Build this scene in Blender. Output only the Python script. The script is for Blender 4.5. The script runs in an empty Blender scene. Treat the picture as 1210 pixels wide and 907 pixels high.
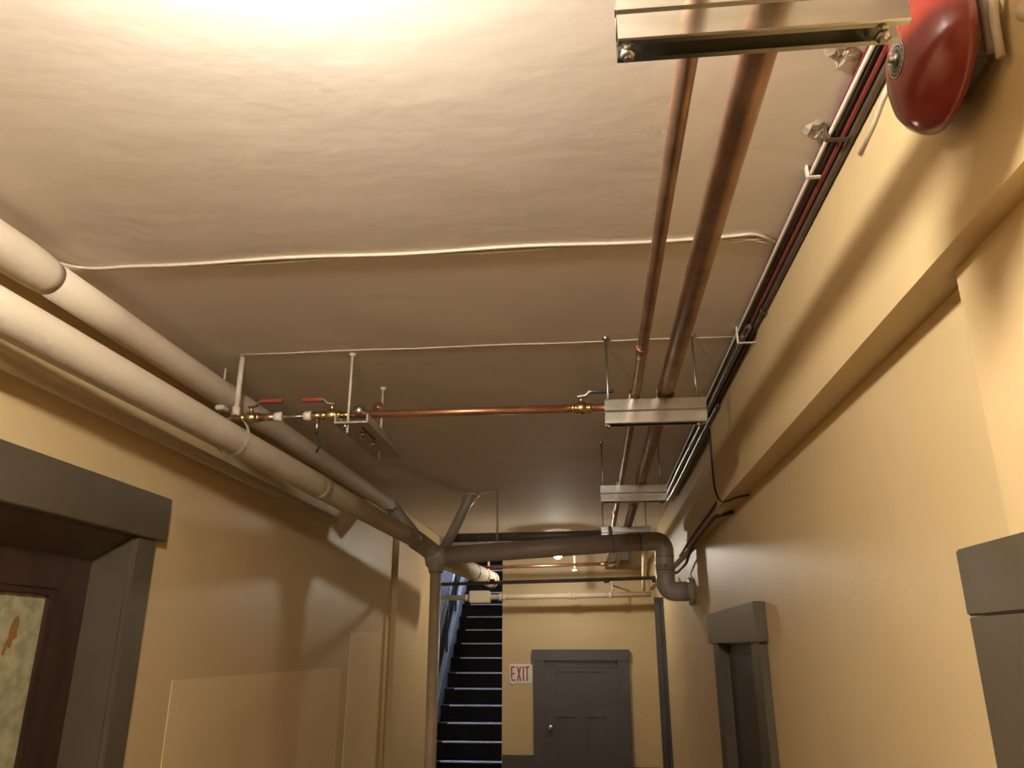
import bpy, math, random
from mathutils import Vector, Matrix
random.seed(7)
S = bpy.context.scene
COL = S.collection
EYE = 1.98                                   # camera height above the floor; builder heights are given relative to the eye

# ---------------------------------------------------------------- camera, world, exposure
PITCH = math.atan(312 / 910); YAW = math.atan(95 / math.hypot(312, 910))
fw = Vector((-math.sin(YAW) * math.cos(PITCH), math.cos(YAW) * math.cos(PITCH), math.sin(PITCH)))
rt = Vector((math.cos(YAW), math.sin(YAW), 0)); up = rt.cross(fw)
cd = bpy.data.cameras.new('camera'); cam = bpy.data.objects.new('camera', cd); COL.objects.link(cam)
cd.sensor_width = 36; cd.lens = 910 / 1210 * 36; cd.clip_start = .02
cam.matrix_world = Matrix(((rt.x, up.x, -fw.x, 0), (rt.y, up.y, -fw.y, 0), (rt.z, up.z, -fw.z, EYE), (0, 0, 0, 1)))
S.camera = cam
wd = bpy.data.worlds.new('world'); S.world = wd; wd.use_nodes = True
wd.node_tree.nodes['Background'].inputs[0].default_value = (.9, .8, .62, 1)
wd.node_tree.nodes['Background'].inputs[1].default_value = .02
S.view_settings.view_transform = 'Standard'; S.view_settings.look = 'None'
S.view_settings.exposure = 0; S.view_settings.gamma = 1; S.view_settings.use_curve_mapping = False
LAMP_NEAR = (-.40, .48, .905); LAMP_NEAR_E = 830     # bulb out of frame, above and behind the camera
LAMP_FAR = (-.28, 7.0, .80); LAMP_FAR_E = 470       # bulb behind the grey drain pipe
WARM = (1, .93, .83)

# ---------------------------------------------------------------- materials
def mat(name, col, rough=.5, metal=0, var=0, vscale=6, bump=0, bscale=40, col2=None, stretch=(1, 1, 1), bump2=0, b2scale=4, detail=4, spec=.5):
    m = bpy.data.materials.new(name); m.use_nodes = True; nt = m.node_tree; N = nt.nodes; L = nt.links
    b = N['Principled BSDF']; b.inputs['Base Color'].default_value = (*col, 1)
    b.inputs['Roughness'].default_value = rough; b.inputs['Metallic'].default_value = metal
    b.inputs['Specular IOR Level'].default_value = spec
    tc = N.new('ShaderNodeTexCoord'); mp = N.new('ShaderNodeMapping'); mp.inputs['Scale'].default_value = stretch
    geo = N.new('ShaderNodeNewGeometry'); L.new(geo.outputs['Position'], mp.inputs['Vector'])
    def noise(sc, det=detail):
        n = N.new('ShaderNodeTexNoise'); n.inputs['Scale'].default_value = sc; n.inputs['Detail'].default_value = det
        L.new(mp.outputs[0], n.inputs['Vector']); return n
    if var or col2:
        n = noise(vscale); r = N.new('ShaderNodeValToRGB'); L.new(n.outputs['Fac'], r.inputs[0])
        c2 = col2 or tuple(c * (1 - var) for c in col)
        r.color_ramp.elements[0].position = .36; r.color_ramp.elements[1].position = .64
        r.color_ramp.elements[0].color = (*c2, 1); r.color_ramp.elements[1].color = (*col, 1)
        L.new(r.outputs[0], b.inputs['Base Color'])
    last = None
    for st, sc, dist in ((bump2, b2scale, .02), (bump, bscale, .004)):
        if st:
            n = noise(sc); bp = N.new('ShaderNodeBump'); bp.inputs['Strength'].default_value = st; bp.inputs['Distance'].default_value = dist
            L.new(n.outputs['Fac'], bp.inputs['Height'])
            if last: L.new(last.outputs[0], bp.inputs['Normal'])
            last = bp
    if last: L.new(last.outputs[0], b.inputs['Normal'])
    return m
def emit(name, col, st):
    m = bpy.data.materials.new(name); m.use_nodes = True; b = m.node_tree.nodes['Principled BSDF']
    b.inputs['Base Color'].default_value = (.8, .8, .8, 1); b.inputs['Emission Color'].default_value = (*col, 1); b.inputs['Emission Strength'].default_value = st
    return m
WALL = mat('cream_wall_paint', (.60, .445, .228), .47, var=.06, vscale=2.5, bump=.15, bscale=55, bump2=.10, b2scale=5)
CEIL = mat('ceiling_paint', (.78, .69, .585), .72, var=.07, vscale=3, bump=.2, bscale=22, bump2=.09, b2scale=7, stretch=(.7, 1, 1), spec=.12)
PIPEW = mat('painted_pipe_wrap', (.62, .52, .385), .68, spec=.3, var=.08, vscale=5, bump=.3, bscale=60, bump2=.2, b2scale=7)
PIPEC = mat('cream_pipe_paint', (.58, .46, .29), .45, var=.08, vscale=8, bump=.2, bscale=60)
TRIM = mat('taupe_trim_paint', (.092, .074, .047), .38, var=.12, vscale=7, bump=.1, bscale=70)
TRIMD = mat('charcoal_door_paint', (.075, .066, .066), .35, var=.1, vscale=7, bump=.2, bscale=80)
BROWN = mat('dark_brown_varnish', (.045, .022, .014), .4, var=.4, vscale=4, stretch=(1, 6, 1), bump=.2, bscale=60)
BLACKP = mat('black_stair_paint', (.0035, .003, .003), .5, spec=.2, var=.4, vscale=9, bump=.2, bscale=40)
COPPER = mat('copper', (.60, .31, .19), .38, .9, col2=(.40, .20, .12), vscale=9, bump=.12, bscale=50)
COPPERO = mat('aged_copper', (.40, .25, .165), .45, .85, col2=(.27, .155, .10), vscale=12, bump=.15, bscale=50)
ZINC = mat('galvanised_steel', (.58, .56, .52), .2, 1, col2=(.47, .48, .42), vscale=7, stretch=(1, 4, 4), bump=.06, bscale=30)
STEEL = mat('rod_steel', (.42, .39, .34), .4, 1, var=.2, vscale=40)
ZCLAMP = mat('yellow_zinc', (.55, .42, .2), .4, 1, var=.3, vscale=30)
BRASS = mat('brass', (.62, .47, .22), .3, 1, var=.3, vscale=40)
GREYP = mat('grey_drain_paint', (.37, .315, .255), .42, var=.12, vscale=6, bump=.15, bscale=60)
GREYD = mat('dark_grey_paint', (.12, .10, .085), .45, var=.2, vscale=9)
REDB = mat('alarm_red_enamel', (.22, .028, .018), .2, spec=.6, var=.1, vscale=10)
REDC = mat('red_cable_sheath', (.17, .03, .025), .4)
REDH = mat('red_lever_grip', (.35, .05, .03), .45)
WHITEC = mat('white_cable_sheath', (.72, .66, .56), .45)
CREAMC = mat('painted_cable', (.62, .53, .41), .5, var=.1, vscale=30)
BROWNC = mat('dirty_brown_cable', (.10, .07, .045), .5, var=.3, vscale=20)
ARMOR = mat('armoured_cable_steel', (.40, .35, .29), .3, 1, var=.6, vscale=60)
BLACK = mat('black_rubber', (.012, .011, .01), .5)
SIGNW = mat('sign_white', (.74, .70, .62), .4)
SIGNR = mat('sign_red', (.40, .025, .03), .4)
BLUEDAY = mat('bluish_daylight_tint', (.06, .065, .10), .18)  # bluish daylight reflection put into the colour of the strip above door_4
DUSTY = mat('dusty_black_disc', (.02, .018, .016), .4)
SILVER = mat('silver_print', (.30, .27, .23), .4)
NOSE = mat('worn_steel_nosing', (.68, .72, .80), .35, .35, var=.25, vscale=14)
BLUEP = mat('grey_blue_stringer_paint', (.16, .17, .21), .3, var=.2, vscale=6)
FLOORM = mat('brown_floor_paint', (.13, .09, .06), .4, var=.2, vscale=3)
PLASTER = mat('cracked_plaster_flake', (.50, .42, .33), .7, var=.35, vscale=40, bump=.6, bscale=50)
ORANGE = mat('peeled_orange_backing', (.24, .12, .03), .6)
PALEP = mat('pale_slab_tone', (.76, .57, .31), .45, var=.05, vscale=3, bump=.2, bscale=55)
# frosted, mottled door glass
PANE = mat('mottled_frosted_glass', (.42, .38, .23), .35, col2=(.27, .25, .13), vscale=26, bump=.6, bscale=45)
BULB1 = emit('near_bulb_glow', WARM, LAMP_NEAR_E); BULB2 = emit('far_bulb_glow', (1, .92, .78), LAMP_FAR_E)
DAY = emit('daylight_window_pane', (.52, .66, 1), 150)

# ---------------------------------------------------------------- mesh helpers
ORG = {}
def rel(p): return Vector((p[0], p[1], p[2] + EYE))
class MB:
    def __init__(s): s.v = []; s.f = []; s.sm = []
    def add(s, vs, fs, smooth=False):
        o = len(s.v); s.v += [Vector(v) for v in vs]; s.f += [[i + o for i in f] for f in fs]; s.sm += [smooth] * len(fs); return s
    def box(s, x0, x1, y0, y1, z0, z1, bev=0):
        if bev <= 0:
            vs = [(x, y, z) for x in (x0, x1) for y in (y0, y1) for z in (z0, z1)]
            return s.add(vs, [(0, 1, 3, 2), (4, 6, 7, 5), (0, 4, 5, 1), (2, 3, 7, 6), (0, 2, 6, 4), (1, 5, 7, 3)])
        import bmesh
        bm = bmesh.new(); bmesh.ops.create_cube(bm, size=1)
        for v in bm.verts: v.co = Vector(((x0 + x1) / 2 + v.co.x * (x1 - x0), (y0 + y1) / 2 + v.co.y * (y1 - y0), (z0 + z1) / 2 + v.co.z * (z1 - z0)))
        bmesh.ops.bevel(bm, geom=bm.edges[:], offset=bev, segments=2, affect='EDGES')
        bm.verts.index_update(); s.add([v.co.copy() for v in bm.verts], [[v.index for v in f.verts] for f in bm.faces]); bm.free(); return s
    def tube(s, pts, r, n=16, caps=True):
        pts = [Vector(p) for p in pts]; m = len(pts); rs = r if isinstance(r, (list, tuple)) else [r] * m
        T = []
        for i in range(m):
            a = pts[max(i - 1, 0)]; b = pts[min(i + 1, m - 1)]; T.append((b - a).normalized())
        t = T[0]; u = t.orthogonal().normalized(); vs = []
        for i in range(m):
            if i:
                q = T[i - 1].rotation_difference(T[i]); u = q @ u; u = (u - T[i] * u.dot(T[i])).normalized()
            w = T[i].cross(u)
            vs += [pts[i] + (u * math.cos(2 * math.pi * k / n) + w * math.sin(2 * math.pi * k / n)) * rs[i] for k in range(n)]
        fs = [(i * n + k, i * n + (k + 1) % n, (i + 1) * n + (k + 1) % n, (i + 1) * n + k) for i in range(m - 1) for k in range(n)]
        s.add(vs, fs, True)
        if caps:
            o = len(s.v) - len(vs)
            s.f += [[o + k for k in range(n)][::-1], [o + (m - 1) * n + k for k in range(n)]]; s.sm += [False, False]
        return s
    def lathe(s, c, ax, prof, n=32):                    # prof: (distance along ax, radius)
        c = Vector(c); ax = Vector(ax).normalized(); u = ax.orthogonal().normalized(); w = ax.cross(u); m = len(prof)
        vs = [c + ax * d + (u * math.cos(2 * math.pi * k / n) + w * math.sin(2 * math.pi * k / n)) * max(r, 1e-5) for d, r in prof for k in range(n)]
        return s.add(vs, [(i * n + k, i * n + (k + 1) % n, (i + 1) * n + (k + 1) % n, (i + 1) * n + k) for i in range(m - 1) for k in range(n)], True)
    def prism(s, poly, ax, a, b):                       # poly in the plane across ax, extruded a..b
        n = len(poly)
        def P(q, t): return {'x': (t, q[0], q[1]), 'y': (q[0], t, q[1]), 'z': (q[0], q[1], t)}[ax]
        return s.add([P(q, a) for q in poly] + [P(q, b) for q in poly], [list(range(n))[::-1], [n + i for i in range(n)]] + [(i, (i + 1) % n, n + (i + 1) % n, n + i) for i in range(n)])
    def ball(s, c, r, n=16, sq=1): 
        return s.lathe(c, (0, 0, 1), [(-r * sq * math.cos(math.pi * i / (n // 2)), r * math.sin(math.pi * i / (n // 2))) for i in range(n // 2 + 1)], n)
    def build(s, name, m, parent=None, org=None):
        if parent is not None: o0 = ORG[parent]
        else:
            o0 = Vector(org) if org else Vector((sum(v.x for v in s.v) / len(s.v), sum(v.y for v in s.v) / len(s.v), min(v.z for v in s.v)))
        me = bpy.data.meshes.new(name); me.from_pydata([v - o0 for v in s.v], [], s.f); me.update()
        me.polygons.foreach_set('use_smooth', s.sm); me.materials.append(m)
        import bmesh
        bm = bmesh.new(); bm.from_mesh(me); bmesh.ops.recalc_face_normals(bm, faces=bm.faces[:]); bm.to_mesh(me); bm.free()
        o = bpy.data.objects.new(name, me); COL.objects.link(o); ORG[o] = o0
        if parent is not None: o.parent = parent
        else: o.location = rel(o0)
        return o
def thing(name, org, label, cat, group=None, kind=None):
    o = bpy.data.objects.new(name, None); o.empty_display_size = .05; COL.objects.link(o); o.location = rel(org); ORG[o] = Vector(org)
    return tag(o, label, cat, group, kind)
def tag(o, label, cat, group=None, kind=None):
    o['label'] = label; o['category'] = cat
    if group: o['group'] = group
    if kind: o['kind'] = kind
    return o
def struct(o, label, cat): return tag(o, label, cat, kind='structure')
def dup(root, d, label):
    r = root.copy(); COL.objects.link(r); r.location = root.location + Vector(d); r['label'] = label
    for ch in list(root.children):
        c = ch.copy(); COL.objects.link(c); c.parent = r
        for g in list(ch.children):
            e = g.copy(); COL.objects.link(e); e.parent = c
    return r
def fillet(pts, rad, n=8):
    pts = [Vector(p) for p in pts]; out = [pts[0]]
    for i in range(1, len(pts) - 1):
        a = (pts[i - 1] - pts[i]); b = (pts[i + 1] - pts[i]); d = min(rad, a.length * .49, b.length * .49)
        p0 = pts[i] + a.normalized() * d; p1 = pts[i] + b.normalized() * d
        for k in range(n + 1):
            t = k / n; out.append(p0 * (1 - t) ** 2 + pts[i] * 2 * t * (1 - t) + p1 * t * t)
    return out + [pts[-1]]
def lerp(a, b, t): return tuple(a[i] + (b[i] - a[i]) * t for i in range(3))

# ---------------------------------------------------------------- dimensions
FL = -EYE; CZ = 1.0
XL = -1.45; XL2 = -1.41; XR = .64; XB = .56; ZB = .58; YB = -1.6; YF = 8.3

# ---------------------------------------------------------------- structure
struct(MB().box(-2.1, .9, YB - .1, 12.6, FL - .1, FL).build('floor', FLOORM), 'brown painted corridor floor below the pipes', 'floor')
struct(MB().box(-1.60, .76, YB - .1, 8.42, CZ, CZ + .12).build('ceiling', CEIL), 'taupe painted plaster ceiling with bumps, above the copper pipes', 'ceiling')
# left wall with the near door opening, stepping out a little before the stairs
D1 = (1.46, 2.345, .338)
m = MB().box(XL - .15, XL, YB, D1[0], FL, CZ).box(XL - .15, XL, D1[1], 5.72, FL, CZ).box(XL - .15, XL, D1[0], D1[1], D1[2], CZ)
struct(m.build('wall_left', WALL), 'cream left corridor wall under the wrapped pipes', 'wall')
struct(MB().box(XL - .15, XL2, 5.72, 7.2, FL, CZ).box(-2.05, XL2, 7.2, 7.3, FL, CZ).build('wall_left', WALL), 'stretch of cream left wall standing slightly proud beside the support post', 'wall')
# right wall with two door openings
D2 = (3.235, 4.05, .02); D3 = (.40, 1.10, .047)
m = MB().box(XR, XR + .12, YB, D3[0], FL, CZ).box(XR, XR + .12, D3[0], D3[1], D3[2], CZ).box(XR, XR + .12, D3[1], D2[0], FL, CZ)
m.box(XR, XR + .12, D2[0], D2[1], D2[2], CZ).box(XR, XR + .12, D2[1], YF + .12, FL, CZ)
wr = struct(m.build('wall_right', WALL), 'cream right corridor wall below the boxed beam', 'wall')
MB().box(.606, XR, YB, 1.19, .153, ZB).build('plaster_pier', mat('pale_pier_paint', (.635, .47, .242), .45, var=.05, vscale=2.5, bump=.15, bscale=55), wr)  # pier colour slightly paler than the wall
m = MB().box(-.92, XR, YF, YF + .12, FL, CZ).box(-.92, -.88, YF + .12, 12.5, FL, 3.4)
struct(m.build('wall_far', WALL), 'cream end wall around the charcoal door beside the stairs', 'wall')
struct(MB().box(XL - .15, XR + .12, YB - .1, YB, FL, CZ).build('wall_back', WALL), 'cream wall closing the corridor behind the viewer', 'wall')
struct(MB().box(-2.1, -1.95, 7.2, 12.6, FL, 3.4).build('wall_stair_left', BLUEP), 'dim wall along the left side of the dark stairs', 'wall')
struct(MB().box(-2.1, -.88, 12.5, 12.6, FL, 3.4).build('wall_stair_end', WALL), 'wall at the head of the dark stairs', 'wall')
struct(MB().box(-2.1, -.88, 8.42, 12.6, 3.4, 3.5).build('ceiling_stair', CEIL), 'ceiling high above the stairwell', 'ceiling')
struct(MB().box(-2.1, -.88, 8.36, 8.42, CZ + .12, 3.4).build('wall_stair_front', WALL), 'wall above the foot of the stairs', 'wall')
struct(MB().box(-2.05, -1.6, 7.3, 8.42, CZ, CZ + .12).build('ceiling_alcove', CEIL), 'ceiling over the foot of the stairs', 'ceiling')
w = struct(thing('window_1', (-1.4, 12.49, 2.2), 'daylit window at the head of the stairs', 'window'), 'daylit window at the head of the stairs', 'window')
MB().box(-1.8, -1.05, 12.47, 12.49, 2.05, 3.2).build('pane', DAY, w)
MB().box(-1.87, -1.8, 12.45, 12.5, 1.98, 3.27).box(-1.05, -.98, 12.45, 12.5, 1.98, 3.27).box(-1.8, -1.05, 12.45, 12.5, 3.2, 3.27).box(-1.8, -1.05, 12.45, 12.5, 1.98, 2.05).build('window_frame', TRIM, w)
# boxed beam along the right ceiling edge
s1 = struct(MB().box(XB, XR, YB, 3.42, ZB, CZ).build('soffit', WALL), 'cream boxed beam running under the ceiling, behind the red bell', 'beam')
s2 = struct(MB().box(.598, XR, 3.42, YF, .575, CZ).build('soffit', WALL), 'shallower cream boxed beam past the hanging black wire', 'beam')
# thin slabs on the left wall, in a paler tone than the wall
tag(MB().box(XL + .0005, XL + .0035, 2.72, 4.62, FL, -.105).build('pale_slab', PALEP), 'wide flat board in a paler tone on the left wall below the pipes', 'slab')
tag(MB().box(XL + .0005, XL + .0055, 4.76, 5.46, FL, .098).build('pale_strip', PALEP), 'narrow upright board in the same paler tone, next to the wide board', 'slab')

# ---------------------------------------------------------------- doors
# door_1: dark brown glazed door, left, near
d1 = struct(thing('door_1', (XL, 1.9, FL), 'dark brown door with mottled glass in a taupe casing', 'door'), 'dark brown door with mottled glass in a deep taupe casing', 'door')
MB().box(XL, XL + .035, D1[0] - .14, 2.50, .338, .482, .003).build('casing_head', TRIM, d1)
for a, b in ((D1[0] - .115, D1[0] - .005), (D1[1] + .005, D1[1] + .115)): MB().box(XL, XL + .022, a, b, FL, .338, .003).build('casing_side', TRIM, d1)
MB().box(XL - .15, XL + .006, D1[1] - .002, D1[1] + .02, FL, .338).build('jamb', TRIM, d1)
MB().box(XL - .15, XL + .006, D1[0] - .02, D1[0] + .002, FL, .338).build('jamb', TRIM, d1)
MB().prism([(XL, .338), (XL - .15, .338), (XL - .15, .262), (XL - .115, .262), (XL, .332)], 'y', D1[0], D1[1] - .002).build('head_jamb', TRIM, d1)
xd = XL - .115
leaf = MB().box(xd - .035, xd, 2.205, D1[1] - .003, FL + .01, .275).box(xd - .035, xd, D1[0] + .003, 1.63, FL + .01, .275).box(xd - .035, xd, 1.63, 2.205, .165, .275).box(xd - .035, xd, 1.63, 2.205, FL + .01, -.95).build('door_leaf', BROWN, d1)
MB().box(xd - .026, xd - .020, 1.63, 2.205, -.95, .165).build('glass_pane', PANE, leaf)
MB().box(xd - .02, xd - .004, 2.183, 2.205, -.95, .165, .003).box(xd - .02, xd - .004, 1.63, 1.652, -.95, .165, .003).box(xd - .02, xd - .004, 1.652, 2.183, .145, .165, .003).build('glazing_bead', BROWN, leaf)
rnd = random.Random(3)
py, pz = 2.07, .035
poly = [(py + dy, pz + dz) for dy, dz in ((.018, .05), (.026, .03), (.022, .012), (.027, -.006), (.012, -.014), (.008, -.035), (-.006, -.03), (-.012, -.055), (-.02, -.05), (-.014, -.022), (-.004, -.004), (-.006, .02), (.004, .045))]
MB().prism(poly, 'x', xd - .0198, xd - .018).build('peeled_patch', ORANGE, leaf)
# door_2: dark doorway on the right, far
d2 = struct(thing('door_2', (XR, 3.6, FL), 'dark doorway', 'door'), 'dark doorway with taupe casing under the shallow beam', 'door')
MB().box(XR - .045, XR, 3.03, 4.26, .022, .165, .003).build('casing_head', TRIM, d2)
MB().box(XR - .028, XR, 3.06, D2[0] - .003, FL, .022, .003).build('casing_side', TRIM, d2)
MB().box(XR - .028, XR, D2[1] + .003, 4.225, FL, .022, .003).build('casing_side', TRIM, d2)
MB().box(XR - .004, XR + .12, D2[0] - .02, D2[0] + .001, FL, .03).build('jamb', TRIM, d2)
MB().box(XR - .004, XR + .12, D2[1] - .001, D2[1] + .02, FL, .03).build('jamb', TRIM, d2)
MB().box(XR + .02, XR + .055, D2[0] + .001, D2[1] - .001, FL + .01, .019).build('door_leaf', BROWN, d2)
# door_3: casing at the right edge
d3 = struct(thing('door_3', (XR, .85, FL), 'taupe casing', 'door'), 'taupe door casing beside the proud plaster pier', 'door')
MB().box(XR - .045, XR, .24, 1.345, .048, .152, .003).build('casing_head', TRIM, d3)
MB().box(XR - .043, XR, 1.102, 1.343, FL, .0465, .002).build('casing_side', TRIM, d3)
MB().box(XR - .040, XR, .29, .395, FL, .047, .003).build('casing_side', TRIM, d3)
MB().box(XR + .07, XR + .11, D3[0], D3[1], FL + .01, .047).build('door_leaf', BROWN, d3)
# door_4: charcoal panelled door in the end wall
d4 = struct(thing('door_4', (-.12, YF, FL), 'charcoal door', 'door'), 'charcoal three-panel door in the end wall beside the exit sign', 'door')
MB().box(-.612, .366, YF - .065, YF, -.118, -.012, .003).build('casing_head', TRIMD, d4)
MB().box(-.598, -.492, YF - .055, YF, FL, -.118, .003).build('casing_side', TRIMD, d4)
MB().box(.246, .354, YF - .055, YF, FL, -.118, .003).build('casing_side', TRIMD, d4)
MB().box(-.492, .246, YF - .022, YF - .002, -.190, -.120).build('transom_strip', BLUEDAY, d4)
yd = YF - .034
m = MB()
for a in ((-.492, -.385, FL + .01, -.192), (.118, .246, FL + .01, -.192), (-.385, .118, -.222, -.192), (-.385, .118, -.64, -.545), (-.18, -.08, FL + .25, -.64), (-.385, .118, FL + .01, FL + .25)): m.box(a[0], a[1], yd, yd + .032, a[2], a[3])
leaf = m.build('door_leaf', TRIMD, d4)
for a in ((-.385, .118, -.545, -.222), (-.385, -.18, FL + .25, -.64), (-.08, .118, FL + .25, -.64)): MB().box(a[0], a[1], yd + .016, yd + .03, a[2], a[3]).build('door_panel', TRIMD, leaf)
MB().lathe((-.432, yd, -.735), (0, -1, 0), [(0, .026), (.004, .028), (.008, .02), (.012, .012), (.03, .012), (.036, .026), (.048, .03), (.06, .022), (.064, 0)], 20).build('lock_knob', mat('bright_knob', (.8, .74, .6), .2, 1), leaf)
t = struct(MB().box(-.915, -.60, YF - .012, YF, FL, -.99, .002).build('baseboard_far', TRIMD), 'charcoal painted dado below the exit sign', 'dado')
t = struct(MB().box(.356, .62, YF - .012, YF, FL, -1.085, .002).build('baseboard_far', TRIMD), 'charcoal painted dado right of the end door', 'dado')
t = struct(thing('trim_1', (.60, 7.2, FL), 'dark', 'trim'), 'dark upright corner trim between end wall and right wall', 'trim')
MB().box(.560, .612, 7.20, 7.24, FL, .43, .003).build('trim_board', TRIMD, t)
MB().box(.614, XR, 7.17, 7.24, FL, .43, .003).build('trim_board', TRIMD, t)

# exit sign
sg = thing('exit_sign', (-.72, YF - .002, -.335), 'white exit sign with red letters between the stairs and the charcoal door', 'sign')
MB().box(-.842, -.612, YF - .006, YF - .001, -.335, -.152).build('plate', SIGNW, sg)
def letters():
    m = MB(); y0, y1 = YF - .0095, YF - .006; zb, zt = -.313, -.174; h = zt - zb; w = .042; t = .014
    x = -.829; m.box(x, x + t, y0, y1, zb, zt)
    for z in (zb, zb + h / 2 - t / 2, zt - t): m.box(x + t, x + w, y0, y1, z, z + t)
    x += .057
    m.prism([(x, zb), (x + t, zb), (x + w + .006, zt), (x + w + .006 - t, zt)], 'y', y0, y1); m.prism([(x + w + .006 - t, zb), (x + w + .006, zb), (x + t, zt), (x, zt)], 'y', y0 - .0004, y1)
    x += .062; m.box(x, x + t, y0, y1, zb, zt)
    x += .024; m.box(x, x + w + .002, y0, y1, zt - t, zt); m.box(x + w / 2 - t / 2, x + w / 2 + t / 2, y0, y1, zb, zt - t)
    return m
letters().build('lettering', SIGNR, sg)
MB().add([(-.845, YF - .0105, -.33), (-.833, YF - .0105, -.26), (-.815, YF - .018, -.318), (-.785, YF - .022, -.346), (-.82, YF - .02, -.342), (-.845, YF - .008, -.26)], [(0, 4, 2, 5), (5, 2, 1), (4, 3, 2)]).build('torn_corner', mat('torn_sign_film', (.70, .62, .72), .3), sg)

# ---------------------------------------------------------------- stairs
st = thing('staircase', (-1.42, 8.2, FL), 'steep black staircase with steel-edged treads rising beside the end wall', 'staircase')
for k in range(-5, 17):
    z = -1.131 + .17 * k; y = 8.883 + .1976 * k
    tr = MB().box(-1.76, -.925, y, y + .23, z - .03, z, .003).build('tread', BLACKP, st)
    if k > -5: pass
    MB().box(-1.76, -.925, y + .022, y + .034, z - .17, z - .03).build('riser', BLACKP, st)
    MB().box(-1.66 if k % 2 else -1.64, -.95, y - .004, y + .03, z - .010, z + .003).build('nosing_strip', NOSE, tr)
MB().box(-1.76, -.925, 12.25, 12.5, 1.56, 1.59).build('landing', BLACKP, st)
def along(k): return 8.883 + .1976 * k, -1.131 + .17 * k
(ya, za), (yb, zb_) = along(-4.5), along(16)
for dx in (-1.80,):
    MB().prism([(ya, za - .12), (yb, zb_ - .12), (yb, zb_ + .20), (ya, za + .20)], 'x', dx - .02, dx + .04).build('stringer', BLUEP, st)
hr = MB().tube([(-1.78, ya, za + .88), (-1.78, yb, zb_ + .88)], .024, 12).build('handrail', BLUEP, st)
for k in (-4, -1, 2, 5, 8, 11, 14):
    y, z = along(k); MB().tube([(-1.79, y + .05, z + .1), (-1.79, y + .05, z + .9)], .014, 8).build('baluster', BROWN, st)

# ---------------------------------------------------------------- lamps
def lamp(p, name, label, bm, r):
    t = thing(name, (p[0], p[1], CZ - .001), label, 'lamp')
    MB().lathe((p[0], p[1], CZ), (0, 0, -1), [(0, .055), (.012, .055), (.02, .035), (.045, .028), (CZ - p[2] - r * .8, .022)], 24).build('lamp_holder', SIGNW, t)
    b = MB().ball(p, r, 20, 1.15).build('bulb', bm, t)
    return t
lamp(LAMP_NEAR, 'ceiling_lamp', 'warm glowing globe on the ceiling before the first steel channel', BULB1, .056)
lf = lamp(LAMP_FAR, 'ceiling_lamp', 'shaded bulb glowing behind the grey drain pipe', BULB2, .042)
MB().lathe((LAMP_FAR[0], LAMP_FAR[1], LAMP_FAR[2] + .012), (0, 0, 1), [(0, .100), (.004, .101), (.026, .070), (.045, .045), (.06, .030), (.057, .028), (.042, .042), (.023, .066), (.001, .098), (0, .100)], 32).build('lamp_shade', SIGNW, lf)

# ---------------------------------------------------------------- strut trapeze hangers with the two copper pipes
def cprof(zopen, zback, w=.041, t=.0028, lip=.0095, ret=.007):    # C channel in (y,z); opens at zopen, closed at zback
    s = 1 if zback > zopen else -1; h = w / 2
    c = .0035; o = [(-h + lip, zopen + s * ret), (-h + lip, zopen), (-h + c * .6, zopen), (-h, zopen + s * c * .6), (-h, zback - s * c), (-h + c, zback), (h - c, zback), (h, zback - s * c), (h, zopen + s * c * .6), (h - c * .6, zopen), (h - lip, zopen), (h - lip, zopen + s * ret)]
    inner = [(h - lip + t, zopen + s * ret), (h - lip + t, zopen + s * t), (h - t - .001, zopen + s * t), (h - t, zopen + s * (t + .001)), (h - t, zback - s * (t + .001)), (h - t - .001, zback - s * t), (-h + t + .001, zback - s * t), (-h + t, zback - s * (t + .001)), (-h + t, zopen + s * (t + .001)), (-h + t + .001, zopen + s * t), (-h + lip - t, zopen + s * t), (-h + lip - t, zopen + s * ret)]
    return o, inner
def channel(m, x0, x1, y, zopen, zback):
    o, i = cprof(zopen, zback); loop = [(a + y, b) for a, b in o + i]; n = len(loop)
    vs = [(x0, *q) for q in loop] + [(x1, *q) for q in loop]
    m.add(vs, [(k, (k + 1) % n, n + (k + 1) % n, n + k) for k in range(n)])
    # end faces as quads along the strip: outer index k pairs with its inner partner
    no = len(o); pair = {k: n - 1 - k for k in range(no)}
    q = [(k, k + 1, pair[k + 1], pair[k]) for k in range(no - 1)]
    b = len(m.v) - 2 * n
    m.f += [[b + a for a in f] for f in q] + [[b + n + a for a in f][::-1] for f in q]; m.sm += [False] * (2 * len(q))
PA = (.165, .7935, .0148); PB = (.266, .806, .027)           # x, z, radius of the two copper lines
SB, ST = .690, .774
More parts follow.
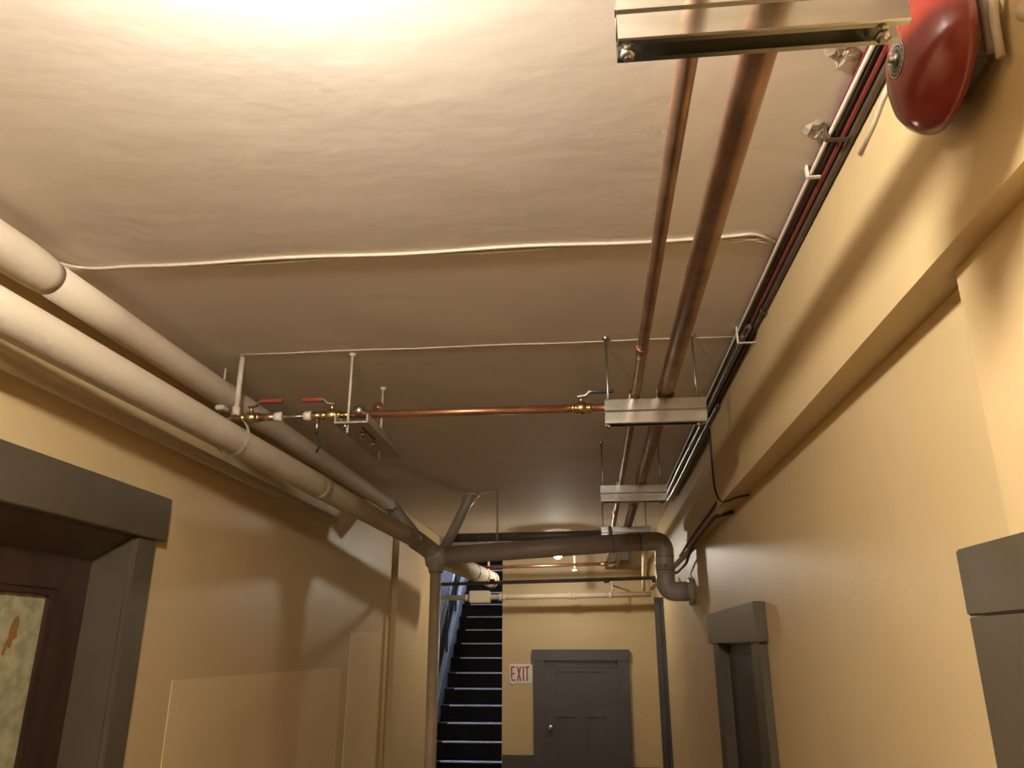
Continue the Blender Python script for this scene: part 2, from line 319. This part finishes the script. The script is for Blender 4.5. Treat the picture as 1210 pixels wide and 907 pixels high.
def hanger(y, label, x0=.066, x1=.392):
    t = thing('trapeze_hanger', (.23, y, SB), label, 'pipe hanger', 'steel trapeze hangers under the copper pipes')
    m = MB(); channel(m, x0, x1, y, SB, SB + .0418); m.build('strut_channel', ZINC, t)
    m = MB(); channel(m, x0, x1, y, ST, SB + .0422); m.build('strut_channel', ZINC, t)
    for x in (x0 + .012, x1 - .026):
        MB().tube([(x, y, SB - .012), (x, y, CZ)], .0042, 8).build('threaded_rod', STEEL, t)
        MB().lathe((x, y, SB - .008), (0, 0, 1), [(0, 0), (0, .009), (.007, .009), (.007, 0)], 6).build('hex_nut', STEEL, t)
        MB().lathe((x, y, CZ), (0, 0, -1), [(0, .012), (.006, .012), (.012, .006), (.012, 0)], 12).build('ceiling_anchor', STEEL, t)
    for px, pz, pr in (PA, PB):
        pts = [(px + (pr + .002) * math.cos(a), y, pz + (pr + .002) * math.sin(a)) for a in [math.radians(d) for d in range(-30, 211, 15)]]
        m = MB()
        for sx in (-1, 1): m.box(px + sx * (pr + .002) - .0015, px + sx * (pr + .002) + .0015, y - .016, y + .016, ST - .004, pz - pr * .2)
        n = len(pts); m.add([(p[0], y - .016, p[2]) for p in pts] + [(p[0], y + .016, p[2]) for p in pts], [(i, i + 1, n + i + 1, n + i) for i in range(n - 1)], True)
        m.build('pipe_clamp', ZCLAMP, t)
    return t
h1 = hanger(.770, 'first double steel channel hanger, in front of the red bell', .054, .392)
h2 = hanger(2.45, 'steel channel hanger at the end of the cross copper pipe')
dup(h2, (0, 3.87 - 2.45, 0), 'steel channel hanger between the cross copper pipe and the grey drain pipe')
dup(h2, (.02, 5.27 - 2.45, 0), 'steel channel hanger half hidden by the grey drain pipe')
def copper_line(P, label, coup):
    t = thing('copper_pipe', (P[0], 3, P[1] - P[2]), label, 'pipe')
    MB().tube([(P[0] - .006, YB, P[1]), (P[0] - .003, 1.2, P[1]), (P[0] + .004, 2.6, P[1]), (P[0] + .006, 5.2, P[1]), (P[0] + .006, YF, P[1])], P[2], 20).build('pipe_run', COPPERO, t)
    for y in coup: MB().tube([(P[0], y - .03, P[1]), (P[0], y - .024, P[1]), (P[0], y + .024, P[1]), (P[0], y + .03, P[1])], [P[2] * 1.05, P[2] * 1.17, P[2] * 1.17, P[2] * 1.05], 20).build('coupling', COPPER, t)
    return t
copper_line(PA, 'thinner of the two copper pipes clamped along the steel channels', (2.05, 4.75))
copper_line(PB, 'thicker of the two copper pipes clamped along the steel channels', (4.55,))

# ---------------------------------------------------------------- cross copper pipe with valves
YC, ZC = 2.56, .785
cp = thing('copper_pipe', (-.4, YC, ZC - .014), 'bright copper pipe crossing to the left from the steel channel', 'pipe')
for xa, xb in ((-.829, -.048), (.0235, PA[0] - .01)): MB().tube([(xa, YC, ZC), (xb, YC, ZC)], .0142, 18).build('pipe_run', COPPER, cp)
MB().tube([(PA[0] - .045, YC, ZC), (PA[0] - .01, YC, ZC)], .018, 18).build('tee', COPPER, cp)
MB().tube([(PA[0] - .006, YC - .03, PA[1]), (PA[0] + .004, YC + .03, PA[1])], .0178, 18).build('tee', COPPER, cp)
def ball_valve(x, y, z, label, levermat, dirx, axis=1):
    t = thing('ball_valve', (x, y, z - .02), label, 'valve', 'lever ball valves on the cross copper pipe')
    MB().lathe((x - .035, y, z), (1, 0, 0), [(0, 0), (0, .017), (.012, .018), (.013, .013), (.02, .02), (.035, .024), (.05, .02), (.057, .013), (.058, .018), (.07, .017), (.07, 0)], 20).build('valve_body', BRASS, t)
    MB().tube([(x, y, z + .018), (x, y, z + .045)], .007, 10).build('stem', BRASS, t)
    lev = MB().prism([(x - dirx * .012, z + .038), (x + dirx * .018, z + .042), (x + dirx * .03, z + .056), (x + dirx * .11, z + .058), (x + dirx * .11, z + .0625), (x + dirx * .028, z + .0605), (x + dirx * .014, z + .047), (x - dirx * .012, z + .043)], 'y', y - .008, y + .008).build('lever', STEEL, t)
    MB().box(min(x + dirx * .032, x + dirx * .114), max(x + dirx * .032, x + dirx * .114), y - .010, y + .010, z + .054, z + .066, .003).build('lever_grip', levermat, lev)
    return t
ball_valve(.018 - .03, YC, ZC, 'brass ball valve with black lever beside the second steel channel', BLACK, 1)
ball_valve(-.90, YC, ZC, 'brass ball valve with dull red lever next to the copper elbow', REDH, -1)
ball_valve(-1.20, YC, ZC, 'brass ball valve with red lever above the wrapped pipe', REDH, 1)
bl = thing('brass_manifold', (-1.05, YC, ZC - .02), 'short run of brass fittings between the two red-levered valves', 'pipe fitting')
MB().tube([(-1.30, YC, ZC), (-1.235, YC, ZC)], .012, 12).build('nipple', BRASS, bl)
MB().tube([(-1.165, YC, ZC), (-1.10, YC, ZC)], .014, 12).build('copper_nipple', COPPER, bl)
MB().tube([(-1.10, YC, ZC), (-.98, YC, ZC)], .0065, 10).build('thin_tube', STEEL, bl)
for x in (-1.095, -.985): MB().lathe((x - .014, YC, ZC), (1, 0, 0), [(0, 0), (0, .018), (.026, .018), (.026, 0)], 6).build('union_nut', WHITEC, bl)
MB().tube([(-.975, YC, ZC), (-.935, YC, ZC)], .015, 12).build('nipple', BRASS, bl)
MB().tube([(-.865, YC, ZC), (-.83, YC, ZC)], .012, 12).build('nipple', BRASS, bl)
MB().tube([(-.95, YC, ZC - .012), (-.95, YC, ZC - .06)], .007, 10).build('drain_cock', STEEL, bl)
MB().tube(fillet([(-.95, YC, ZC - .06), (-.948, YC, ZC - .085), (-.93, YC, ZC - .10), (-.945, YC, ZC - .135)], .02, 4), .004, 8).build('drain_hose', BLACK, bl)
MB().lathe((-.80, YC, ZC + .015), (.1, -.4, 1), [(-.018, .0), (-.018, .02), (0, .022), (.016, .018), (.02, 0)], 16).build('gauge', STEEL, cp)
MB().lathe((-.735, YC + .02, ZC + .03), (0, -1, 0), [(0, 0), (0, .02), (.006, .021), (.006, .006), (.012, .006), (.012, 0)], 16).build('copper_cap', COPPER, cp)
# grey support channel running away under the copper elbow
tz = .735
gt = thing('support_channel', (-.805, 2.7, tz), 'grey painted support channel hung on two rods beside the red-levered valves', 'pipe hanger')
MB().prism([(-.865, tz), (-.745, tz), (-.745, tz + .030), (-.751, tz + .030), (-.751, tz + .006), (-.859, tz + .006), (-.859, tz + .03), (-.865, tz + .03)], 'y', 2.49, 3.02).build('channel', GREYP, gt)
MB().box(-.785, -.778, 2.55, 2.72, tz - .002, tz + .001).build('slot', BLACK, gt)
for x, y, zt in ((-.822, 2.51, CZ), (-.812, 2.90, CZ)):
    MB().tube([(x, y, tz - .03), (x, y, zt)], .0045, 8).build('threaded_rod', CREAMC, gt)
    MB().lathe((x, y, zt), (0, 0, -1), [(0, .013), (.008, .012), (.014, .006), (.014, 0)], 12).build('ceiling_anchor', CREAMC, gt)
for x, y in ((-.80, 2.62), (-.80, 2.76), (-.83, 2.51)): MB().lathe((x, y, tz - .012), (0, 0, 1), [(-.008, 0), (-.008, .006), (0, .006), (0, .011), (.012, .011), (.012, 0)], 6).build('hex_nut', ZINC, gt)

# ---------------------------------------------------------------- wrapped pipes along the left wall
def pa(y): return (-1.362 + max(y - 1.5, 0) * .0125, y, .90)
ta = thing('wrapped_pipe', (-1.36, 1.6, .85), 'upper cream wrapped pipe close under the ceiling with a collar step', 'pipe')
m = MB(); ys = [YB, -.5, .6, 1.45, 1.55, 1.60, 1.625, 1.66]; m.tube([pa(y) for y in ys], [.051, .051, .051, .0505, .0525, .0515, .0495, .0468], 28); m.build('thick_wrap', PIPEW, ta)
m = MB(); ys = [1.64 + i * .305 for i in range(12)]; m.tube([pa(y) for y in ys], [.0465 + .001 * math.sin(i * 2.3) for i in range(12)], 28); m.build('pipe_wrap', PIPEW, ta)
MB().tube(fillet([pa(4.98), pa(5.09), (-1.20, 5.09, .76), (-1.13, 5.07, .68)], .07), .046, 20).build('elbow', GREYP, ta)
def pb(y): return (-1.362 + max(y, 0) * .0525, y, .727 - max(y, 0) * .0142)
tb = thing('wrapped_pipe', (-1.25, 1.6, .64), 'thick cream wrapped pipe hung by a strap under the valves', 'pipe')
ys = [YB + i * .4 for i in range(17) if YB + i * .4 < 4.8] + [4.895]
MB().tube([pb(y) for y in ys], [.051 + .0008 * math.sin(i * 1.7) for i in range(len(ys))], 28).build('pipe_wrap', PIPEW, tb)
for y in (3.3, 4.55): MB().tube([pb(y - .03), pb(y - .026), pb(y + .026), pb(y + .03)], [.051, .0535, .0535, .051], 28).build('wrap_band', PIPEW, tb)
def pc(y): return (-1.375 + (y - 1.5) * .006, y, .648)
tc_ = thing('thin_pipe', (-1.37, 1.6, .62), 'thin cream pipe tucked under the thick wrapped pipe', 'pipe')
MB().tube([pc(YB), pc(4.0)], .021, 16).build('pipe_run', PIPEC, tc_)
MB().tube([pc(3.98), pc(4.06), pc(4.1)], [.021, .024, .012], 16).build('end_cap', PIPEC, tc_)
# strap hanger
hx, hy = -1.228, 2.50; bx, _, bz = pb(hy)
hg = thing('strap_hanger', (hx, hy, bz), 'cream rod and curved strap holding the thick wrapped pipe', 'pipe hanger')
MB().tube([(hx, hy, CZ), (hx, hy, bz + .095)], .0095, 12).build('rod', CREAMC, hg)
MB().tube([(hx, hy, bz + .115), (hx, hy, bz + .085)], .014, 12).build('rod_collar', CREAMC, hg)
m = MB()
for i in range(24):
    a0 = 2 * math.pi * i / 24; a1 = 2 * math.pi * (i + 1) / 24
    m.add([(hx + ((bx - hx)) * 0.9 + .058 * math.cos(a) * 1.0, hy + d, bz + .010 + .068 * math.sin(a)) for a in (a0, a1) for d in (-.013, .013)], [(0, 1, 3, 2)], True)
m.build('strap', WHITEC, hg)
ax_, _, az = pa(2.62)
h2_ = thing('strap_hanger', (ax_, 2.62, az), 'small cream strap around the upper wrapped pipe', 'pipe hanger')
m = MB()
for i in range(24):
    a0 = 2 * math.pi * i / 24; a1 = 2 * math.pi * (i + 1) / 24
    m.add([(ax_ + .050 * math.cos(a), 2.62 + d, az + .050 * math.sin(a)) for a in (a0, a1) for d in (-.013, .013)], [(0, 1, 3, 2)], True)
m.build('strap', CREAMC, h2_)
MB().tube([(ax_, 2.62, az + .048), (ax_, 2.62, CZ)], .004, 8).build('strap_rod', CREAMC, h2_)
MB().box(ax_ - .012, ax_ + .022, 2.60, 2.64, az - .066, az - .048, .003).build('strap_bolt', CREAMC, h2_)

# ---------------------------------------------------------------- grey drain pipe
YG = 5.05
dp = thing('drain_pipe', (-.2, YG, .3), 'large grey drain pipe crossing the corridor and elbowing into the right wall', 'pipe')
def pg(x): return (x, YG, .612 + (x + .25) * .058)
MB().tube([pg(-.98), pg(.36)], .058, 28).build('pipe_run', GREYP, dp)
MB().tube(fillet([pg(.33), (.475, YG, .648), (.472, YG, .33 + .18), (.472, YG, .48)], .14, 10), .0595, 28).build('elbow', GREYP, dp)
MB().tube(fillet([(.472, YG, .50), (.470, YG, .335), (.60, YG, .335)], .12, 10), .0595, 28).build('elbow', GREYP, dp)
MB().tube([(.585, YG, .335), (.64, YG, .335)], .056, 28).build('wall_stub', GREYP, dp)
MB().lathe((.612, YG, .335), (1, 0, 0), [(0, .056), (0, .085), (.012, .085), (.028, .07)], 28).build('flange', GREYP, dp)
for a, b in ((.15, .155), (.325, .33)): MB().tube([pg(a), pg(b)], .0605, 28).build('joint_ring', GREYD, dp)
for z in (.545, .462): MB().tube([(.473, YG, z), (.473, YG, z + .004)], .061, 28).build('joint_ring', GREYD, dp)
MB().tube([pg(-1.06), pg(-1.03), pg(-.97), pg(-.93)], [.066, .07, .07, .062], 28).build('tee_fitting', GREYP, dp)
MB().tube(fillet([pb(4.90), (-1.06, 5.0, .625), pg(-.99)], .06), .060, 24).build('wye_branch', GREYP, dp)
MB().tube([(-1.0, 5.05, .60), (-.995, 5.05, .46)], [.066, .045], 24).build('wye_branch', GREYP, dp)
MB().tube([(-.80, 5.20, 1.0), (-.815, 5.17, .95), (-.82, 5.17, .93), (-.955, 5.07, .60)], [.045, .045, .034, .034], 20).build('vent_riser', GREYP, dp)
MB().lathe((-.80, 5.20, CZ), (-.1, -.1, -1), [(0, .06), (.01, .06), (.016, .045)], 24).build('escutcheon', PIPEC, dp)
tag(MB().tube([(-.995, YG, .459), (-.993, YG, FL)], .036, 20).build('support_post', mat('dull_post_paint', (.44, .35, .22), .5, var=.1, vscale=8)), 'slim cream upright post under the grey drain pipe tee', 'post')
rg = thing('rod_hanger', (-.595, YG, .66), 'thin rod holding the grey drain pipe', 'pipe hanger')
MB().tube([(-.597, YG, CZ), (-.595, YG, .6525)], .006, 8).build('rod', GREYP, rg)
MB().tube(fillet([(-.595, YG + .03, .93), (-.60, YG + .03, .995), (-.70, YG + .08, .995), (-.742, YG + .11, .985)], .02, 4), .004, 8).build('tie_wire', CREAMC, rg)
tag(MB().tube([(-.98, 5.36, .725), (.42, 5.36, .738)], .03, 20).build('grey_pipe', GREYD), 'slimmer dark grey pipe directly above and behind the drain pipe', 'pipe')
# strap around the big pipe in front of the last channel
tag(MB().tube([(.137, 5.112, .690), (.142, 5.17, .715), (.142, 5.205, .765)], .012, 12).build('hanger_strap', GREYP), 'grey strap rising from the drain pipe past the last steel channel', 'pipe hanger')

# pipes beyond the drain pipe
pd = thing('wrapped_pipe', (-.9, 5.9, .5), 'pale wrapped pipe past the drain pipe above the stairs', 'pipe')
e0, e1 = (-1.03, 5.16, .585), (-.845, 6.7, .555)
MB().tube([e0, e1], .066, 24).build('pipe_wrap', PIPEW, pd)
for t_ in (.62, .80): MB().tube([lerp(e0, e1, t_), lerp(e0, e1, t_ + .02)], .0685, 24).build('wrap_band', PIPEC, pd)
MB().tube([lerp(e0, e1, .97), lerp(e0, e1, 1.02), lerp(e0, e1, 1.025)], [.069, .069, .05], 24).build('end_cap', PIPEC, pd)
cnd = thing('conduit', (-.3, 5.9, .46), 'thin dark conduit crossing just below the grey drain pipe', 'conduit')
MB().tube(fillet([(-1.17, 5.9, FL), (-1.17, 5.9, .454), (-.30, 5.9, .472)], .05) + [(-.2, 5.9, .4735), (XR - .042, 5.9, .492)], .0135, 12).build('conduit_run', GREYD, cnd)
for x in (-.75, .1, .45): MB().tube([(x, 5.9, .472), (x + .04, 5.9, .474)], .018, 12).build('coupling', GREYD, cnd)
cf = thing('copper_pipe', (-.4, 7.6, .72), 'copper pipe glinting in the far bulb light behind the drain pipe', 'pipe')
MB().tube([(-1.20, 7.6, .738), (.10, 7.6, .764)], .016, 16).build('pipe_run', COPPER, cf)
MB().tube([(.08, 7.6, .764), (.26, 7.6, .768)], .010, 12).build('brass_end', BRASS, cf)
MB().tube([(.10, 7.6, .764), (.17, 7.6, .766)], .021, 12).build('valve_body', COPPERO, cf)
for x in (-.98, -.145):
    MB().tube([(x, 7.6, .70), (x, 7.6, CZ)], .011, 10).build('hanger_rod', WHITEC, cf)
    MB().box(x - .02, x + .02, 7.57, 7.63, .70, .712).build('hanger_saddle', STEEL, cf)
wp = thing('white_pipe', (-.4, 7.95, .47), 'bright cream pipe with a square box, crossing before the end wall', 'pipe')
MB().tube([(-1.55, 7.95, .478), (XR - .045, 7.95, .502)], .026, 18).build('pipe_run', PIPEW, wp)
MB().box(-1.215, -1.005, 7.90, 8.0, .43, .545, .008).build('junction_box', PIPEW, wp)
for x in (-1.26, -.92, -.885, -.22, -.18, .18): MB().tube([(x, 7.95, .482 + x * .011 + .012), (x + .03, 7.95, .482 + x * .011 + .012)], .034, 18).build('coupling', PIPEW, wp)
MB().tube([(.215, 7.95, .50), (.215, 7.95, .62), (.215, 8.29, .62)], .008, 8).build('support_rod', PIPEW, wp)
jb = thing('ceiling_box', (.35, 7.5, .9), 'dark junction box on the ceiling near the end wall', 'junction box')
MB().box(.20, .40, 7.95, 8.15, .82, CZ, .006).build('box_body', GREYD, jb)
yl = tag(MB().tube([(.50, 7.0, CZ), (.488, 7.0, .80), (.47, 7.0, .62), (.46, 7.0, .47)], [.03, .028, .02, .018], 14).build('drop_pipe', PIPEC), 'cream drop pipe between the drain elbow and end wall', 'pipe')

# ---------------------------------------------------------------- fire bell
BY, BZ = .945, .80
fb = thing('fire_bell', (XB, BY, BZ - .1), 'round red fire alarm bell on the boxed beam', 'bell')
R = .108
prof = [(0, .0), (0, .030), (.004, .050), (.012, .072), (.022, .090), (.034, .101), (.048, .107), (.058, R), (.060, R - .002), (.057, .103), (.044, .10), (.03, .09), (.012, .06), (.008, 0)]
MB().lathe((.462, BY, BZ), (1, 0, 0), prof, 48).build('gong', REDB, fb)
dk = MB().lathe((.4612, BY, BZ), (1, 0, 0), [(0, 0), (0, .027), (.0015, .0275)], 32).build('emblem_disc', DUSTY, fb)
for a, b in ((.0245, .0268), (.019, .0205), (.0145, .0155)):
    MB().lathe((.4606, BY, BZ), (1, 0, 0), [(.0006, a), (0, a), (0, b), (.0006, b)], 32).build('printed_ring', SILVER, dk)
m = MB()
for i in range(18):
    a = 2 * math.pi * i / 18; c = Vector((.4606, BY + .0225 * math.cos(a), BZ + .0225 * math.sin(a))); m.box(c.x - .0002, c.x + .0004, c.y - .0011, c.y + .0011, c.z - .0011, c.z + .0011)
m.build('printed_marks', SILVER, dk)
MB().lathe((.462, BY, BZ), (-1, 0, 0), [(0, .0095), (.005, .0095), (.005, .006), (.011, .006), (.011, 0)], 6).build('centre_nut', STEEL, fb)
MB().box(.518, XB, BY - .055, BY + .05, BZ - .055, BZ + .075, .006).build('back_box', GREYP, fb)
MB().tube([(.50, BY, BZ), (.53, BY, BZ)], .025, 16).build('mounting_stud', GREYP, fb)
for i, (yy, zz, y2, z2, r) in enumerate(((.80, CZ, .87, .74, .009), (.845, CZ, .90, .86, .008), (.86, .72, .80, .86, .006))):
    tag(MB().tube(fillet([(XB - .012, yy, zz), (XB - .020, (yy + y2) / 2 + .01, (zz + z2) / 2), (XB - .012, y2, z2)], .05, 6), r, 10).build('bell_wire', CREAMC), ('painted cable dropping from the ceiling behind the red bell', 'second painted cable dropping into the box behind the bell', 'thin painted cable looping below the red bell')[i], 'cable')
tag(MB().ball((XB - .008, .80, .735), .012, 12).build('plaster_lump', PIPEC), 'small painted knob on the beam below the red bell', 'knob')

# ---------------------------------------------------------------- cables along the ceiling corner
def run(name, m, label, r, xf, zf, y0=-1.5, y1=5.6, n=60, cat='cable'):
    pts = []
    for i in range(n + 1):
        y = y0 + (y1 - y0) * i / n; pts.append((xf(y), y, zf(y)))
    return tag(MB().tube(pts, r, 8).build(name, m), label, cat, 'cables bundled along the ceiling corner')
sn = math.sin
# each cable keeps its own slot in the bundle so that none runs through another
run('cable', REDC, 'red cable along the ceiling corner', .0062, lambda y: .5155 + .0008 * sn(y * 2.1), lambda y: .9925, y1=5.2)
run('cable', WHITEC, 'white cable twisting beside the red cable', .0040, lambda y: .5155 - .0085 * sn(min(max((y - 1.0) * 2.2, -1.5), 1.55)), lambda y: .9805, y1=4.9)
run('cable', BROWNC, 'dirty brown cable between the red cable and the wall', .0085, lambda y: .5330 + .0006 * sn(y * 3.1), lambda y: .9905)
run('cable', GREYD, 'dark grey cable tight in the ceiling corner', .0075, lambda y: .5515 + .0005 * sn(y * 2.7), lambda y: .9915)
run('cable', BROWNC, 'brown cable running on the beam face just below the corner', .0085, lambda y: .5505, lambda y: .9715 + .001 * sn(y * 1.3))
run('cable', REDC, 'dull maroon cable low in the bundle', .0050, lambda y: .5355 + .0006 * sn(y * 1.7 + 1), lambda y: .9755, y1=4.6)
# armoured cable with ridges
m = MB(); pts = []; rs = []
n = 300
for i in range(n + 1):
    y = 2.3 + 2.95 * i / n; pts.append((.5225 + .0015 * sn(y * 4), y, .9605 + .0010 * sn(y * 5))); rs.append(.0115 if i % 2 else .0088)
tag(m.tube(pts, rs, 10).build('armoured_cable', ARMOR), 'shiny ridged armoured cable along the corner past the second channel', 'cable')
m = MB(); pts = []; rs = []
for i in range(n + 1):
    y = 3.1 + 2.2 * i / n; pts.append((.5470 + .0015 * sn(y * 3), y, .9500 + .0010 * sn(y * 4))); rs.append(.010 if i % 2 else .0078)
tag(m.tube(pts, rs, 10).build('armoured_cable', ARMOR), 'second ridged armoured cable just under the first', 'cable')
for i, (x0, x1, y, zc) in enumerate(((.498, .5275, 1.50, .9725), (.498, .5435, 1.36, .9660), (.503, .5605, 2.40, .9440), (.5385, .5600, 2.20, .9580))):
    c = MB().box(x0, x1, y - .006, y + .006, zc - .003, zc, .001).box(x0, x0 + .004, y - .006, y + .006, zc, .9995).build('cable_clip', WHITEC if i in (0, 2) else BROWNC)
    tag(c, ('white clip over the red and white cables', 'dull clip over the cables by the plaster scar', 'pale clip over the cables near the second channel', 'dull clip on the brown cables near the second channel')[i], 'clip')
tag(MB().tube([(XB - .004, 1.13, .952), (XB - .004, 1.22, .940), (XB - .004, 1.26, .930), (XB - .004, 1.35, .921)], .0045, 8).build('cable', CREAMC), 'short painted cable stapled to the beam below the bundle', 'cable')
# plaster scars beside the bundle
for i, (x, y) in enumerate(((.475, 1.155), (.495, 1.375))):
    m = MB(); rr = random.Random(i + 5); NR, NA = 4, 16; vs = [(x, y, .993)]
    for a in range(1, NR + 1):
        for b in range(NA):
            th = 2 * math.pi * b / NA; rad = .028 * a / NR * rr.uniform(.6, 1.25) * (1 + .35 * math.cos(2 * th - 1.2))
            vs.append((x + rad * math.cos(th), y + 1.3 * rad * math.sin(th), .9995 if a == NR else .9965 - rr.uniform(0, .005)))
    m.add(vs, [(0, 1 + b, 1 + (b + 1) % NA) for b in range(NA)] + [(1 + (a - 1) * NA + b, 1 + a * NA + b, 1 + a * NA + (b + 1) % NA, 1 + (a - 1) * NA + (b + 1) % NA) for a in range(1, NR) for b in range(NA)])
    tag(m.build('plaster_scar', PLASTER), ('broken plaster flakes beside the red cable near the bell', 'broken plaster flakes beside the white cable clip')[i], 'plaster damage')
# ceiling cable crossing
def ccable(off, end, m, label, r):
    pts = [(-1.40, 1.70 + off, .972), (-1.385, 1.78 + off, .994), (-1.33, 1.795 + off, .9955)] + [(-1.25 + i * .11, 1.79 + off + .006 * sn(i * 1.1 + off * 300), .9955) for i in range(15)] + end
    return tag(MB().tube(fillet(pts, .03, 3), r, 8).build('ceiling_cable', m), label, 'cable', 'painted cables crossing the ceiling')
ccable(0, [(.40, 1.785, .9955), (.44, 1.775, .995), (.505, 1.815, .990)], CREAMC, 'painted cable stapled across the ceiling into the corner bundle', .0045)
ccable(.014, [(.36, 1.80, .9955), (.43, 1.80, .995), (.50, 1.83, .990)], CREAMC, 'painted cable alongside the first across the ceiling', .0035)
tag(MB().tube([(.385, 1.812, .996), (.44, 1.806, .9945), (.47, 1.80, .994), (.51, 1.835, .990)], .004, 8).build('ceiling_cable', CREAMC), 'short loose cable end splayed from the corner bundle', 'cable')
tag(MB().tube([(-1.225 + i * .16, 2.478 + .004 * sn(i * 1.9), .9985) for i in range(12)], .0022, 6).build('ceiling_wire', CREAMC), 'hair-thin painted wire across the ceiling above the hanger rods', 'wire')
# black wire hanging at the end of the boxed beam
tag(MB().tube(fillet([(.553, 3.40, .93), (.552, 3.40, .84), (.552, 3.41, .66), (.556, 3.30, .574), (.60, 3.14, .573), (.636, 3.10, .573)], .12, 6), .0042, 8).build('hanging_wire', BLACK), 'black wire hanging in a loop over the end of the boxed beam', 'wire')
tag(MB().tube(fillet([(.63, 3.46, .565), (.592, 3.7, .585), (.590, 4.1, .572), (.592, 4.6, .558), (.60, 5.0, .50), (.57, 5.3, .47), (.50, 5.35, .47)], .08, 5), .009, 10).build('black_cable', BLACK), 'black cable running along the shallow beam to the drain elbow', 'cable')
tag(MB().tube(fillet([(.592, 3.55, .640), (.591, 3.75, .630), (.591, 4.4, .612), (.591, 4.9, .590), (.591, 5.25, .575)], .08, 5), .006, 10).build('black_cable', BROWNC), 'brown cable beside the black one on the shallow beam', 'cable')
